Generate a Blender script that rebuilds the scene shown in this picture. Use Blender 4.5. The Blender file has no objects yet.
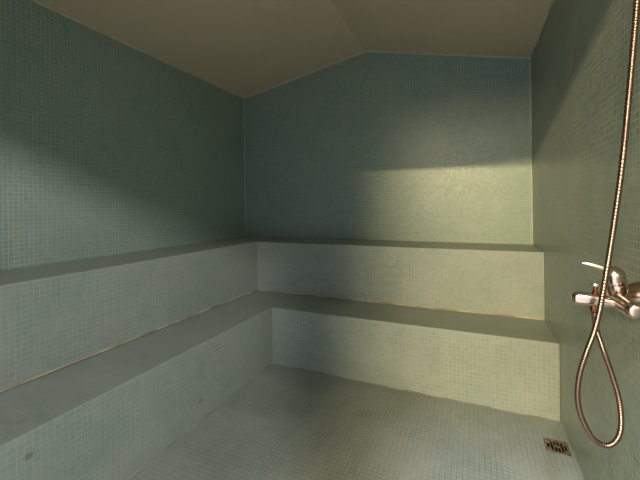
import bpy, bmesh, math, random
from mathutils import Vector, Matrix
random.seed(7)
C = bpy.context.scene.collection
PI = math.pi

# ------------------------------------------------------------------ room measures (metres)
XL, XR, YB = -2.296, 0.4344, 3.144        # left wall, right wall, back wall
YF0, YF1 = -0.40, -0.20                   # front wall, outer and inner face
EAVE_L, EAVE_R, RIDGE, XRIDGE = 2.4033, 2.3477, 2.6597, -0.9015
XU, YU, ZU = XL + 0.467, YB - 0.467, 0.8818     # upper bench front planes and seat height
XLO, YLO, ZLO = XL + 0.8815, YB - 0.8805, 0.4288  # lower bench
PITCH = 0.0235

# ------------------------------------------------------------------ materials
def newmat(name):
    m = bpy.data.materials.new(name); m.use_nodes = True
    nt = m.node_tree; b = nt.nodes['Principled BSDF']
    return m, nt, b

def srgb(r, g, b):
    f = lambda c: (c/255/12.92) if c/255 <= .04045 else ((c/255+.055)/1.055)**2.4
    return (f(r), f(g), f(b), 1)

def mosaic(name, tile_a, tile_b, grout, rough=0.3, tilt=0.05, gw=0.09, stain=0.25, groutrough=.7, chips=0, spec=.5):
    """small square glass mosaic: a chip per cell of the metre-scaled UV map"""
    m, nt, b = newmat(name); N, L = nt.nodes, nt.links
    def node(t, **k):
        n = N.new(t)
        for a, v in k.items(): setattr(n, a, v)
        return n
    def math_(op, x, y=None, z=None):
        n = node('ShaderNodeMath', operation=op)
        for i, v in enumerate((x, y, z)):
            if v is None: continue
            if isinstance(v, (int, float)): n.inputs[i].default_value = v
            else: L.new(v, n.inputs[i])
        return n.outputs[0]
    def mix(fac, a, c, blend='MIX'):
        n = node('ShaderNodeMix', data_type='RGBA', blend_type=blend)
        for s, v in ((n.inputs[0], fac), (n.inputs[6], a), (n.inputs[7], c)):
            if isinstance(v, (int, float, tuple)): s.default_value = v
            else: L.new(v, s)
        return n.outputs[2]
    uv = node('ShaderNodeUVMap')
    sc = node('ShaderNodeVectorMath', operation='SCALE'); L.new(uv.outputs[0], sc.inputs[0]); sc.inputs[3].default_value = 1/PITCH
    fl = node('ShaderNodeVectorMath', operation='FLOOR'); L.new(sc.outputs[0], fl.inputs[0])
    fr = node('ShaderNodeVectorMath', operation='FRACTION'); L.new(sc.outputs[0], fr.inputs[0])
    sx = node('ShaderNodeSeparateXYZ'); L.new(fr.outputs[0], sx.inputs[0])
    dx = math_('ABSOLUTE', math_('SUBTRACT', sx.outputs[0], .5))
    dy = math_('ABSOLUTE', math_('SUBTRACT', sx.outputs[1], .5))
    d = math_('MAXIMUM', dx, dy)
    gm = node('ShaderNodeMapRange', clamp=True); L.new(d, gm.inputs[0])
    gm.inputs[1].default_value = .5-gw-.02; gm.inputs[2].default_value = .5-gw+.02
    grout_mask = gm.outputs[0]
    wn = node('ShaderNodeTexWhiteNoise', noise_dimensions='2D'); L.new(fl.outputs[0], wn.inputs[0])
    # sheets of mosaic: faint sheet-to-sheet difference
    sc2 = node('ShaderNodeVectorMath', operation='SCALE'); L.new(fl.outputs[0], sc2.inputs[0]); sc2.inputs[3].default_value = 1/13
    fl2 = node('ShaderNodeVectorMath', operation='FLOOR'); L.new(sc2.outputs[0], fl2.inputs[0])
    wn2 = node('ShaderNodeTexWhiteNoise', noise_dimensions='2D'); L.new(fl2.outputs[0], wn2.inputs[0])
    tc = mix(wn.outputs[0], tile_a, tile_b)
    # cloudy limescale of its own shape
    geo = node('ShaderNodeNewGeometry')
    nz = node('ShaderNodeTexNoise'); L.new(geo.outputs['Position'], nz.inputs['Vector'])
    nz.inputs['Scale'].default_value = 3.2; nz.inputs['Detail'].default_value = 6; nz.inputs['Roughness'].default_value = .65
    st = node('ShaderNodeMapRange', clamp=True); L.new(nz.outputs[0], st.inputs[0])
    st.inputs[1].default_value = .35; st.inputs[2].default_value = .75
    # joints are worn and filled unevenly
    nz2 = node('ShaderNodeTexNoise'); L.new(geo.outputs['Position'], nz2.inputs['Vector'])
    nz2.inputs['Scale'].default_value = 4.5; nz2.inputs['Detail'].default_value = 4; nz2.inputs['Roughness'].default_value = .6
    jw = node('ShaderNodeMapRange', clamp=True); L.new(nz2.outputs[0], jw.inputs[0])
    jw.inputs[1].default_value = .40; jw.inputs[2].default_value = .62; jw.inputs[3].default_value = .45; jw.inputs[4].default_value = 1
    col = mix(math_('MULTIPLY', grout_mask, jw.outputs[0]), tc, grout)
    if chips:
        tc_lost = math_('GREATER_THAN', wn.outputs[0], 1-chips)
        col = mix(math_('MULTIPLY', tc_lost, .55), col, srgb(98, 84, 70))
    col = mix(math_('MULTIPLY', st.outputs[0], stain), col, srgb(188, 187, 178))
    hv = node('ShaderNodeHueSaturation'); L.new(col, hv.inputs['Color'])
    vv = math_('ADD', math_('MULTIPLY', wn2.outputs[0], .06), .97)
    L.new(vv, hv.inputs['Value'])
    L.new(hv.outputs[0], b.inputs['Base Color'])
    r_ = math_('ADD', math_('MULTIPLY', wn.outputs[0], .04), rough-.02)
    rr = node('ShaderNodeMix'); L.new(grout_mask, rr.inputs[0]); L.new(r_, rr.inputs[2]); rr.inputs[3].default_value = groutrough
    L.new(rr.outputs[0], b.inputs['Roughness'])
    b.inputs['Specular IOR Level'].default_value = spec
    # every chip is set at its own slight tilt
    v = node('ShaderNodeVectorMath', operation='SUBTRACT'); L.new(wn.outputs[1], v.inputs[0]); v.inputs[1].default_value = (.5, .5, .5)
    inv = math_('SUBTRACT', 1, grout_mask)
    v2 = node('ShaderNodeVectorMath', operation='SCALE'); L.new(v.outputs[0], v2.inputs[0])
    L.new(math_('MULTIPLY', inv, tilt*2), v2.inputs[3])
    a = node('ShaderNodeVectorMath', operation='ADD'); L.new(geo.outputs['Normal'], a.inputs[0]); L.new(v2.outputs[0], a.inputs[1])
    nn = node('ShaderNodeVectorMath', operation='NORMALIZE'); L.new(a.outputs[0], nn.inputs[0])
    L.new(nn.outputs[0], b.inputs['Normal'])
    return m

GROUT = srgb(172, 182, 168)
M_wall = mosaic('wall mosaic', srgb(131, 153, 146), srgb(141, 160, 152), GROUT, rough=.37, tilt=.022, stain=.10, gw=.065)
M_wall_glint = mosaic('right wall glint mosaic', srgb(118, 138, 132), srgb(136, 152, 144), srgb(188, 188, 168), rough=.33, tilt=.035, stain=.12, gw=.065)  # same wall tile; joint glints and the dimmer side put into its colours
M_bench = mosaic('bench mosaic', srgb(131, 146, 140), srgb(140, 152, 146), srgb(156, 164, 156), gw=.07, rough=.42, tilt=.03, stain=.25, chips=.0003)
M_floor = mosaic('floor mosaic', srgb(136, 147, 142), srgb(144, 153, 148), srgb(116, 124, 118), rough=.5, tilt=.03, stain=.35, gw=.07)

def plain(name, col, rough, metal=0., noise=None, scale=20, spec=.5, bump=0):
    m, nt, b = newmat(name)
    b.inputs['Base Color'].default_value = col; b.inputs['Roughness'].default_value = rough
    b.inputs['Metallic'].default_value = metal; b.inputs['Specular IOR Level'].default_value = spec
    if noise:
        g = nt.nodes.new('ShaderNodeNewGeometry'); n = nt.nodes.new('ShaderNodeTexNoise')
        n.inputs['Scale'].default_value = scale; n.inputs['Detail'].default_value = 5
        nt.links.new(g.outputs['Position'], n.inputs['Vector'])
        r = nt.nodes.new('ShaderNodeValToRGB'); r.color_ramp.elements[0].position = .42; r.color_ramp.elements[1].position = .62
        r.color_ramp.elements[0].color = col; r.color_ramp.elements[1].color = noise
        nt.links.new(n.outputs[0], r.inputs[0]); nt.links.new(r.outputs[0], b.inputs['Base Color'])
    return m
M_ceil = plain('ceiling paint', srgb(228, 206, 180), .6, noise=srgb(224, 202, 176), scale=2.5)
M_seal = plain('sealant', srgb(186, 182, 164), .6, noise=srgb(152, 136, 110), scale=7)
M_joint = plain('floor joint', srgb(150, 152, 142), .7, noise=srgb(112, 110, 98), scale=9)
M_bead = plain('ceiling bead', srgb(208, 208, 194), .6, noise=srgb(184, 184, 168), scale=9)
M_front = plain('front plaster', srgb(150, 146, 128), .8, noise=srgb(144, 140, 122), scale=4)
M_chrome = plain('chrome', srgb(222, 198, 186), .18, 1.0)
M_dchrome = plain('worn chrome', srgb(196, 170, 152), .2, 1.0)
M_hose = plain('hose steel', srgb(160, 132, 120), .24, 1.0)
M_brass = plain('tarnished nut', srgb(132, 84, 62), .35, 1.0)
M_lever = plain('polished lever', srgb(236, 226, 214), .34, 1.0)
M_grate = plain('drain steel', srgb(158, 142, 124), .45, .7, noise=srgb(122, 102, 84), scale=60)
M_pit = plain('drain pit', srgb(30, 26, 22), .9)

# ------------------------------------------------------------------ mesh helpers
def uv_world(me):
    uv = me.uv_layers.new(name='UVMap')
    for p in me.polygons:
        n = p.normal
        ax, ay, az = abs(n.x), abs(n.y), abs(n.z)
        for li in p.loop_indices:
            c = me.vertices[me.loops[li].vertex_index].co
            if az >= ax and az >= ay: q = (c.x - XLO, c.y - YLO)
            elif ax >= ay: q = (c.y - YLO, c.z - ZLO)
            else: q = (c.x - XLO, c.z - ZLO)
            uv.data[li].uv = q

def parent_world(o):
    m = o.matrix_basis
    return m if o.parent is None else parent_world(o.parent) @ o.matrix_parent_inverse @ m

def obj(name, bm, mat, parent=None, smooth=False, uv=False, recalc=True):
    if recalc: bmesh.ops.recalc_face_normals(bm, faces=bm.faces[:])
    me = bpy.data.meshes.new(name); bm.to_mesh(me); bm.free()
    me.materials.append(mat)
    if uv: uv_world(me)
    if smooth:
        for p in me.polygons: p.use_smooth = True
        try: me.set_sharp_from_angle(angle=math.radians(40))
        except Exception: pass
    o = bpy.data.objects.new(name, me); C.objects.link(o)
    if parent:
        o.parent = parent
        o.matrix_parent_inverse = parent_world(parent).inverted()
    return o

def struct(name, bm, mat, uv=False):
    o = obj(name, bm, mat, None, uv=uv); o['kind'] = 'structure'; return o

def thing(name, label, cat, loc, group=None):
    o = bpy.data.objects.new(name, None); C.objects.link(o)
    o.empty_display_size = .05; o.location = loc; o['label'] = label; o['category'] = cat
    if group: o['group'] = group
    return o

def box(bm, x0, x1, y0, y1, z0, z1):
    v = [bm.verts.new((x, y, z)) for z in (z0, z1) for y in (y0, y1) for x in (x0, x1)]
    for f in ((0,1,3,2),(4,5,7,6),(0,1,5,4),(2,3,7,6),(0,2,6,4),(1,3,7,5)): bm.faces.new([v[i] for i in f])

def prism_y(bm, pts, y0, y1):
    """polygon in x,z extruded along y"""
    a = [bm.verts.new((x, y0, z)) for x, z in pts]; c = [bm.verts.new((x, y1, z)) for x, z in pts]
    bm.faces.new(a); bm.faces.new(c[::-1])
    for i in range(len(pts)):
        j = (i+1) % len(pts); bm.faces.new((a[i], a[j], c[j], c[i]))

def sweep(bm, stations, closed_prof=True):
    """stations: rings of matching points; joins them and caps the ends"""
    R = [[bm.verts.new(p) for p in s] for s in stations]; n = len(R[0])
    for a, c in zip(R, R[1:]):
        for i in range(n):
            j = (i+1) % n; bm.faces.new((a[i], a[j], c[j], c[i]))
    bm.faces.new(R[0]); bm.faces.new(R[-1][::-1])

def lathe(bm, prof, origin, axis=(0,0,1), n=28):
    """prof: (radius, distance along axis)"""
    ax = Vector(axis).normalized(); u = ax.orthogonal().normalized(); w = ax.cross(u); o = Vector(origin)
    R = []
    for r, h in prof:
        r = max(r, 1e-5)
        R.append([bm.verts.new(o + ax*h + (u*math.cos(2*PI*k/n) + w*math.sin(2*PI*k/n))*r) for k in range(n)])
    for a, c in zip(R, R[1:]):
        for i in range(n):
            j = (i+1) % n; bm.faces.new((a[i], a[j], c[j], c[i]))
    bm.faces.new(R[0][::-1]); bm.faces.new(R[-1])

def spline(P, step):
    """even points along a smooth curve through P"""
    P = [Vector(p) for p in P]; Q = [P[0]*2 - P[1]] + P + [P[-1]*2 - P[-2]]; out = []
    for i in range(1, len(Q)-2):
        a, b_, c, d = Q[i-1:i+3]
        for k in range(120):
            t = k/120
            out.append(.5*((2*b_) + (c-a)*t + (2*a-5*b_+4*c-d)*t*t + (3*b_-a-3*c+d)*t**3))
    out.append(P[-1])
    res = [out[0]]; acc = 0
    for a, c in zip(out, out[1:]):
        acc += (c-a).length
        if acc >= step: res.append(c); acc = 0
    return res

def tube(bm, pts, radius, n=12):
    """radius: number or function(index)"""
    rf = radius if callable(radius) else (lambda i: radius)
    rings = []; prev = None
    for i, p in enumerate(pts):
        t = (pts[min(i+1, len(pts)-1)] - pts[max(i-1, 0)]).normalized()
        u = t.orthogonal().normalized() if prev is None else (prev - t*prev.dot(t)).normalized()
        prev = u; w = t.cross(u); r = rf(i)
        rings.append([bm.verts.new(p + (u*math.cos(2*PI*k/n) + w*math.sin(2*PI*k/n))*r) for k in range(n)])
    for a, c in zip(rings, rings[1:]):
        for i in range(n):
            j = (i+1) % n; bm.faces.new((a[i], a[j], c[j], c[i]))
    bm.faces.new(rings[0][::-1]); bm.faces.new(rings[-1])

# ------------------------------------------------------------------ the room
T = .15
DX0, DX1, DY0, DY1 = 0.3195, 0.4215, 1.968, 2.072      # drain opening in the floor
bm = bmesh.new()
for x0, x1, y0, y1 in ((XL-T, DX0, YF0, YB+T), (DX1, XR+T, YF0, YB+T), (DX0, DX1, YF0, DY0), (DX0, DX1, DY1, YB+T)):
    box(bm, x0, x1, y0, y1, -.12, 0)
struct('floor', bm, M_floor, uv=True)
bm = bmesh.new(); prism_y(bm, [(XL-T, 0), (XL, 0), (XL, EAVE_L), (XL-T, EAVE_L)], YF0, YB); struct('wall_left', bm, M_wall, uv=True)
bm = bmesh.new(); prism_y(bm, [(XR, 0), (XR+T, 0), (XR+T, EAVE_R), (XR, EAVE_R)], YF0, YB); struct('wall_right', bm, M_wall_glint, uv=True)
bm = bmesh.new(); prism_y(bm, [(XL-T, 0), (XR+T, 0), (XR+T, EAVE_R), (XR, EAVE_R), (XRIDGE, RIDGE), (XL, EAVE_L), (XL-T, EAVE_L)], YB, YB+T)
struct('wall_back', bm, M_wall, uv=True)
# front wall with the wide entrance the photograph is taken from
HEAD, OX0 = 2.25, -0.85  # unseen opening; jamb and stepped head shaped to place the shadow edges
bm = bmesh.new()
prism_y(bm, [(XL, 0), (OX0, 0), (OX0, HEAD-.03), (-.15, HEAD-.03), (.1, HEAD), (XR, HEAD), (XR, EAVE_R), (XRIDGE, RIDGE), (XL, EAVE_L)], YF0, YF1)
struct('wall_front', bm, M_front)
bm = bmesh.new()
prism_y(bm, [(XL-T, EAVE_L), (XL, EAVE_L), (XRIDGE, RIDGE), (XR, EAVE_R), (XR+T, EAVE_R), (XR+T, EAVE_R+T), (XRIDGE, RIDGE+T), (XL-T, EAVE_L+T)], YF0, YB+T)
struct('ceiling', bm, M_ceil)
# beads of sealant where the tiles meet the ceiling and each other
def bead(pts, r=.005): 
    b_ = bmesh.new(); tube(b_, [Vector(p) for p in pts], r, 8); return b_
e = .003
for i, pts in enumerate([
    [(XL+e, YF1, EAVE_L-.002), (XL+e, YB-e, EAVE_L-.002)],
    [(XL+e, YB-e, EAVE_L-.002), (XRIDGE, YB-e, RIDGE-.003), (XR-e, YB-e, EAVE_R-.002)],
    [(XR-e, YB-e, EAVE_R-.002), (XR-e, YF1, EAVE_R-.002)],
    [(XL+e, YB-e, ZU+.004), (XL+e, YB-e, EAVE_L-.004)],
    [(XR-e, YB-e, ZU+.004), (XR-e, YB-e, EAVE_R-.004)]]):
    struct('trim_%d' % (i+1), bead(pts, .006 if i < 3 else .004), M_bead)

# ------------------------------------------------------------------ the two benches
def bench(label, xf, yf, zt, depth, zbottom_riser=0.0):
    t = thing('tiled_bench', label, 'bench', (xf - depth/2, yf + depth/2, 0))
    st, nose = .045, .009
    def stations(prof):
        return [[(xf-d, YF1+.0015, z) for d, z in prof], [(xf-d, yf+d, z) for d, z in prof], [(XR-.0015, yf+d, z) for d, z in prof]]
    prof = [(depth, zt-st), (0, zt-st), (0, zt-nose)]
    for k in range(1, 5):
        a = PI/2*k/4; prof.append((nose - nose*math.cos(a), zt - nose + nose*math.sin(a)))
    prof += [(depth, zt)]
    b_ = bmesh.new(); sweep(b_, stations(prof)); obj('seat', b_, M_bench, t, uv=True)
    b_ = bmesh.new(); sweep(b_, stations([(0, 0), (0, zt-st), (.06, zt-st), (.06, 0)])); obj('riser', b_, M_bench, t, uv=True)
    return t
up = bench('upper mosaic-tiled bench running along the left and back walls, the higher and deeper-set step', XU, YU, ZU, .4655)
lo = bench('lower mosaic-tiled bench step rising from the floor in front of the upper bench', XLO, YLO, ZLO, XLO-XU-.0015)
# beads at the foot of each riser
def lbead(t, xf, yf, z, r, label, mat):
    b_ = bmesh.new()
    P = [(xf+.002, YF1+.002, z), (xf+.002, yf-.002, z), (XR-.002, yf-.002, z)]
    pts = []
    for a, c in zip(P, P[1:]):
        a, c = Vector(a), Vector(c); n = int((c-a).length/.03)
        pts += [a.lerp(c, k/n) for k in range(n)]
    pts.append(Vector(P[-1]))
    rs = [r*(.65+.6*random.random()) for _ in pts]
    tube(b_, pts, lambda i: rs[i], 6)
    o = obj('sealant_bead', b_, mat, t, smooth=True); o['label'] = label
lbead(up, XU, YU, ZLO+.0078, .0060, 'pale stained sealant line at the foot of the upper riser', M_seal)
lbead(lo, XLO, YLO, 0.0, .004, 'pale stained sealant line where the lower riser meets the floor', M_joint)

# ------------------------------------------------------------------ floor drain
t = thing('floor_drain', 'square metal floor drain with dark slots, set in the floor by the right wall', 'drain', ((DX0+DX1)/2, (DY0+DY1)/2, 0))
g = .001
gx0, gx1, gy0, gy1 = DX0+g, DX1-g, DY0+g, DY1-g
W, Hh = gx1-gx0, gy1-gy0
fw = .005
b_ = bmesh.new()
for r in ((gx0, gx1, gy0, gy0+fw), (gx0, gx1, gy1-fw, gy1), (gx0, gx0+fw, gy0+fw, gy1-fw), (gx1-fw, gx1, gy0+fw, gy1-fw)):
    box(b_, r[0], r[1], r[2], r[3], -.004, .0025)
obj('frame', b_, M_grate, t)
# grate: plate with a round pattern of slots
slots = []
cols = 6; cw = (W-2*fw-.004)/cols
for i in range(cols):
    xa = gx0+fw+.002+i*cw+cw*.16; xb = xa+cw*.68
    spans = {0: [(.28, .68)], 1: [(.12, .88)], 2: [(.05, .46), (.56, .95)], 3: [(.05, .44), (.54, .95)], 4: [(.12, .88)], 5: [(.30, .72)]}[i]
    for s0, s1 in spans: slots.append((xa, xb, gy0+fw+(Hh-2*fw)*s0, gy0+fw+(Hh-2*fw)*s1))
xs = sorted({gx0+fw, gx1-fw, *[s[0] for s in slots], *[s[1] for s in slots]})
ys = sorted({gy0+fw, gy1-fw, *[s[2] for s in slots], *[s[3] for s in slots]})
b_ = bmesh.new(); vt = {}
def gv(x, y, z):
    k = (x, y, z)
    if k not in vt: vt[k] = b_.verts.new(k)
    return vt[k]
solid = {}
for i in range(len(xs)-1):
    for j in range(len(ys)-1):
        mx, my = (xs[i]+xs[i+1])/2, (ys[j]+ys[j+1])/2
        solid[i, j] = not any(s[0] < mx < s[1] and s[2] < my < s[3] for s in slots)
zt_, zb_ = .002, -.001
for (i, j), s in solid.items():
    if not s: continue
    x0, x1, y0, y1 = xs[i], xs[i+1], ys[j], ys[j+1]
    b_.faces.new((gv(x0,y0,zt_), gv(x1,y0,zt_), gv(x1,y1,zt_), gv(x0,y1,zt_)))
    b_.faces.new((gv(x0,y1,zb_), gv(x1,y1,zb_), gv(x1,y0,zb_), gv(x0,y0,zb_)))
    for di, dj, (a, c) in ((-1,0,((x0,y1),(x0,y0))), (1,0,((x1,y0),(x1,y1))), (0,-1,((x0,y0),(x1,y0))), (0,1,((x1,y1),(x0,y1)))):
        if not solid.get((i+di, j+dj), False):
            b_.faces.new((gv(*a,zb_), gv(*c,zb_), gv(*c,zt_), gv(*a,zt_)))
obj('grate', b_, M_grate, t)
b_ = bmesh.new()
box(b_, gx0+fw, gx1-fw, gy0+fw, gy1-fw, -.10, -.095)
for r in ((gx0, gx1, gy0, gy0+fw), (gx0, gx1, gy1-fw, gy1), (gx0, gx0+fw, gy0+fw, gy1-fw), (gx1-fw, gx1, gy0+fw, gy1-fw)):
    box(b_, r[0], r[1], r[2], r[3], -.10, -.005)
o = obj('sump', b_, M_pit, t); o['label'] = 'dark pit under the slots'

# ------------------------------------------------------------------ shower mixer on the right wall
MX, MY, MZ = .360, 1.178, .937           # axis of the cartridge and height of the body
t = thing('shower_mixer', 'chrome single-lever shower mixer with flat spout on the right wall', 'tap', (XR, MY, MZ))
b_ = bmesh.new()                          # body: fat horizontal barrel with rounded ends
R = .0215
prof = [(0, -.118), (.012, -.118), (.0165, -.116), (.0200, -.110), (R, -.10), (R, .022), (.0205, .032), (.016, .040), (.009, .044), (0, .045)]
lathe(b_, prof, (MX, MY, MZ), (0, 1, 0), 32)
obj('body', b_, M_chrome, t, smooth=True)
b_ = bmesh.new()                          # neck rising to the cartridge
lathe(b_, [(.017, -.012), (.0185, .015), (.0225, .026), (.0245, .034), (.0245, .0425)], (MX, MY, MZ), (-.10, 0, 1), 32)
obj('neck', b_, M_chrome, t, smooth=True)
for s, yy in ((0, MY+.072), (1, MY-.078)):                    # wall rosettes and unions
    b_ = bmesh.new()
    lathe(b_, [(.040, 0), (.0395, .006), (.036, .016), (.029, .028), (.021, .040), (.0165, .050), (.0155, .066)], (XR, yy, MZ+.001), (-1, 0, 0), 32)
    obj('wall_rosette', b_, M_dchrome, t, smooth=True)
b_ = bmesh.new()                          # elbow joining the far union to the barrel
lathe(b_, [(0, -.017), (.013, -.015), (.0165, -.006), (.0165, .03), (.014, .045), (0, .047)], (MX+.006, MY+.072, MZ+.001), (-.05, -1, -.03), 28)
obj('union', b_, M_dchrome, t, smooth=True)
# cap with lever
b_ = bmesh.new()
ax = Vector((-.16, 0, 1)).normalized()
capo = Vector((MX-.006, MY, MZ+.043))
lathe(b_, [(.0248, 0), (.0258, .003), (.0260, .010), (.0260, .020), (.0252, .028), (.0230, .036), (.0186, .0425), (.0130, .047), (.007, .049), (0, .0495)], capo, ax, 32)
cap = obj('lever_handle', b_, M_chrome, t, smooth=True)
b_ = bmesh.new()                          # flat curved blade of the lever
cl = [(-.008, .044), (-.018, .050), (-.032, .056), (-.048, .0615), (-.062, .0650), (-.074, .066)]
hw = [.0160, .0155, .0142, .0126, .0108, .0070]
th = [.0062, .0060, .0056, .0050, .0042, .0024]
def rrect(x, cz, hy, hz, n=6, rad=.011):
    out = []
    for sy, sz, a0 in ((1, 1, 0), (-1, 1, PI/2), (-1, -1, PI), (1, -1, 1.5*PI)):
        for k in range(n):
            a = a0 + PI/2*k/(n-1); rr = min(rad, hy*.95, hz*.95)
            out.append((x, MY + sy*(hy-rr) + rr*math.cos(a), cz + sz*(hz-rr) + rr*math.sin(a)))
    return out
sweep(b_, [rrect(capo.x+dx, capo.z+dz-.012, w, h, rad=h*.5) for (dx, dz), w, h in zip(cl, hw, th)]); bl = obj('lever_blade', b_, M_lever, cap, smooth=True)
# spout: flat bar with a rounded end
b_ = bmesh.new()
def rrect(x, cz, hy, hz, n=6, rad=.011):
    out = []
    for sy, sz, a0 in ((1, 1, 0), (-1, 1, PI/2), (-1, -1, PI), (1, -1, 1.5*PI)):
        for k in range(n):
            a = a0 + PI/2*k/(n-1); rr = min(rad, hy*.95, hz*.95)
            out.append((x, MY + sy*(hy-rr) + rr*math.cos(a), cz + sz*(hz-rr) + rr*math.sin(a)))
    return out
ZS = .934
sec = [(MX-.010, ZS-.006, .0215, .013), (MX-.024, ZS-.003, .0210, .0155), (MX-.045, ZS-.001, .0195, .0172), (MX-.070, ZS, .0172, .018), (MX-.088, ZS, .0155, .018), (MX-.097, ZS, .0142, .0168), (MX-.102, ZS, .0118, .0138), (MX-.1045, ZS, .008, .0095)]
sweep(b_, [rrect(*s) for s in sec]); obj('spout', b_, M_chrome, t, smooth=True)
# diverter knob on the spout
b_ = bmesh.new(); DXX = .3095
lathe(b_, [(.0075, 0), (.0075, .004), (.005, .006), (.0048, .020)], (DXX, MY, ZS+.017), (0, 0, 1), 20)
k_ = obj('diverter_knob', b_, M_brass, t, smooth=True); k_['label'] = 'small coppery pull-up knob on top of the spout'
b_ = bmesh.new(); lathe(b_, [(.006, 0), (.0098, .002), (.0102, .006), (.009, .009), (0, .0095)], (DXX, MY, ZS+.036), (0, 0, 1), 20)
obj('knob_cap', b_, M_lever, k_, smooth=True)
b_ = bmesh.new(); lathe(b_, [(.0115, 0), (.0118, .004), (.0118, .015), (.010, .018)], (DXX, MY, ZS-.017), (0, 0, -1), 6)
n_ = obj('hose_outlet', b_, M_brass, t); n_['label'] = 'dark coppery nut under the spout'

# ------------------------------------------------------------------ shower hose
t = thing('shower_hose', 'ribbed metal shower hose hanging beside the mixer and looping below it', 'hose', (DXX, MY, ZS-.035))
ztop = ZS-.017-.018
fer = Vector((.012, -.001, -1)).normalized()
b_ = bmesh.new(); lathe(b_, [(.0102, 0), (.0102, .012), (.0092, .018), (.0078, .045), (.0070, .05)], (DXX, MY, ztop-.0006), fer, 20)
obj('ferrule', b_, M_dchrome, t, smooth=True)
p0 = Vector((DXX, MY, ztop)) + fer*.044
HB = Vector((.3885, 1.097, 1.945))        # where the hose ends in the handset, above the picture
path = [p0, (.3245, 1.172, .7985), (.344, 1.176, .7318), (.3584, 1.176, .6668), (.3602, 1.170, .6031), (.3481, 1.163, .5639),
        (.3232, 1.155, .5475), (.2929, 1.147, .5648), (.2674, 1.140, .6169), (.2563, 1.133, .6725), (.2599, 1.127, .7383),
        (.2747, 1.122, .8046), (.2903, 1.118, .8613), (.3028, 1.115, .9267), (.3195, 1.111, 1.0483), (.3329, 1.108, 1.1569),
        (.3487, 1.106, 1.2964), (.3624, 1.104, 1.4587), (.3717, 1.102, 1.5816), (.3799, 1.100, 1.7032), (.386, 1.098, 1.84), HB]
STEP = .0014
pts = spline(path, STEP)
b_ = bmesh.new(); tube(b_, pts, lambda i: .0072 if (i % 4) in (1, 2) else .0063, 12)
obj('hose', b_, M_hose, t, smooth=True)
# handset in its wall bracket (just above the frame)
b_ = bmesh.new()
lathe(b_, [(.0085, 0), (.009, .02), (.011, .03), (.0125, .08), (.0135, .15), (.015, .19), (.012, .205), (0, .21)], HB + Vector((0, 0, -.015)), (-.12, 0, 1), 20)
hs = obj('handset', b_, M_chrome, t, smooth=True)
b_ = bmesh.new()
lathe(b_, [(.012, -.022), (.022, -.012), (.036, .004), (.040, .012), (.038, .016), (0, .017)], HB + Vector((-.03, 0, .195)), (-.93, 0, -.36), 28)
obj('spray_head', b_, M_chrome, hs, smooth=True)
b_ = bmesh.new()
lathe(b_, [(.020, 0), (.020, .006), (.011, .010), (.010, .032)], (XR, 1.097, 1.99), (-1, 0, 0), 20)
lathe(b_, [(.0145, -.016), (.0175, -.016), (.0175, .016), (.0145, .016)], HB + Vector((-.006, 0, .045)), (-.12, 0, 1), 20)
obj('wall_bracket', b_, M_dchrome, t, smooth=True)

# ------------------------------------------------------------------ light coming in through the entrance
def lamp(name, kind, loc, aim, energy, col, **k):
    l = bpy.data.lights.new(name, kind); l.energy = energy; l.color = col
    for a, v in k.items(): setattr(l, a, v)
    o = bpy.data.objects.new(name, l); C.objects.link(o); o.location = loc
    o.rotation_euler = (Vector(aim) - Vector(loc)).to_track_quat('-Z', 'Y').to_euler()
    return o
lamp('warm_hall_lamp', 'AREA', (-1.66, -8.00, 3.74), (.10, 3.1, .7), 1130, (1, .77, .41), shape='ELLIPSE', size=2.9, size_y=.085)
lamp('warm_glow_fill', 'AREA', (-1.30, -8.00, 2.75), (.10, 3.1, .9), 190, (1, .80, .48), shape='ELLIPSE', size=1.6, size_y=1.1)  # added weak fill, no fixture: soft glow above the back wall's shadow line
lamp('hall_ceiling_light', 'SPOT', (.05, -1.25, 3.02), (.42, 1.65, 0), 540, (.86, .92, 1), spot_size=math.radians(27), spot_blend=.9, shadow_soft_size=.12)
lamp('hall_window_light', 'SPOT', (1.50, -2.00, 3.02), (-2.0, 1.6, .9), 500, (1, .94, .88), spot_size=math.radians(95), spot_blend=.5, shadow_soft_size=.15)

w = bpy.data.worlds.new('World'); bpy.context.scene.world = w; w.use_nodes = True
w.node_tree.nodes['Background'].inputs[0].default_value = (.88, .95, 1.0, 1)
w.node_tree.nodes['Background'].inputs[1].default_value = 1.5

# ------------------------------------------------------------------ camera
cd = bpy.data.cameras.new('Camera'); cam = bpy.data.objects.new('Camera', cd); C.objects.link(cam)
F, YAW, CY, ROLL = 343.63, .41639, 206.65, -.011846
cd.sensor_fit = 'HORIZONTAL'; cd.sensor_width = 36; cd.lens = F/640*36
cd.shift_y = -(240 - CY)/640; cd.clip_start = .02
cam.matrix_world = Matrix.Translation((0, 0, 1.2)) @ Matrix.Rotation(YAW, 4, 'Z') @ Matrix.Rotation(PI/2, 4, 'X') @ Matrix.Rotation(ROLL, 4, 'Z')
sc = bpy.context.scene; sc.camera = cam
vs = sc.view_settings; vs.view_transform = 'Standard'; vs.look = 'None'; vs.exposure = 0; vs.gamma = 1; vs.use_curve_mapping = False
cy = sc.cycles; cy.use_denoising = True; cy.max_bounces = 10; cy.diffuse_bounces = 6; cy.caustics_reflective = False; cy.sample_clamp_indirect = 4
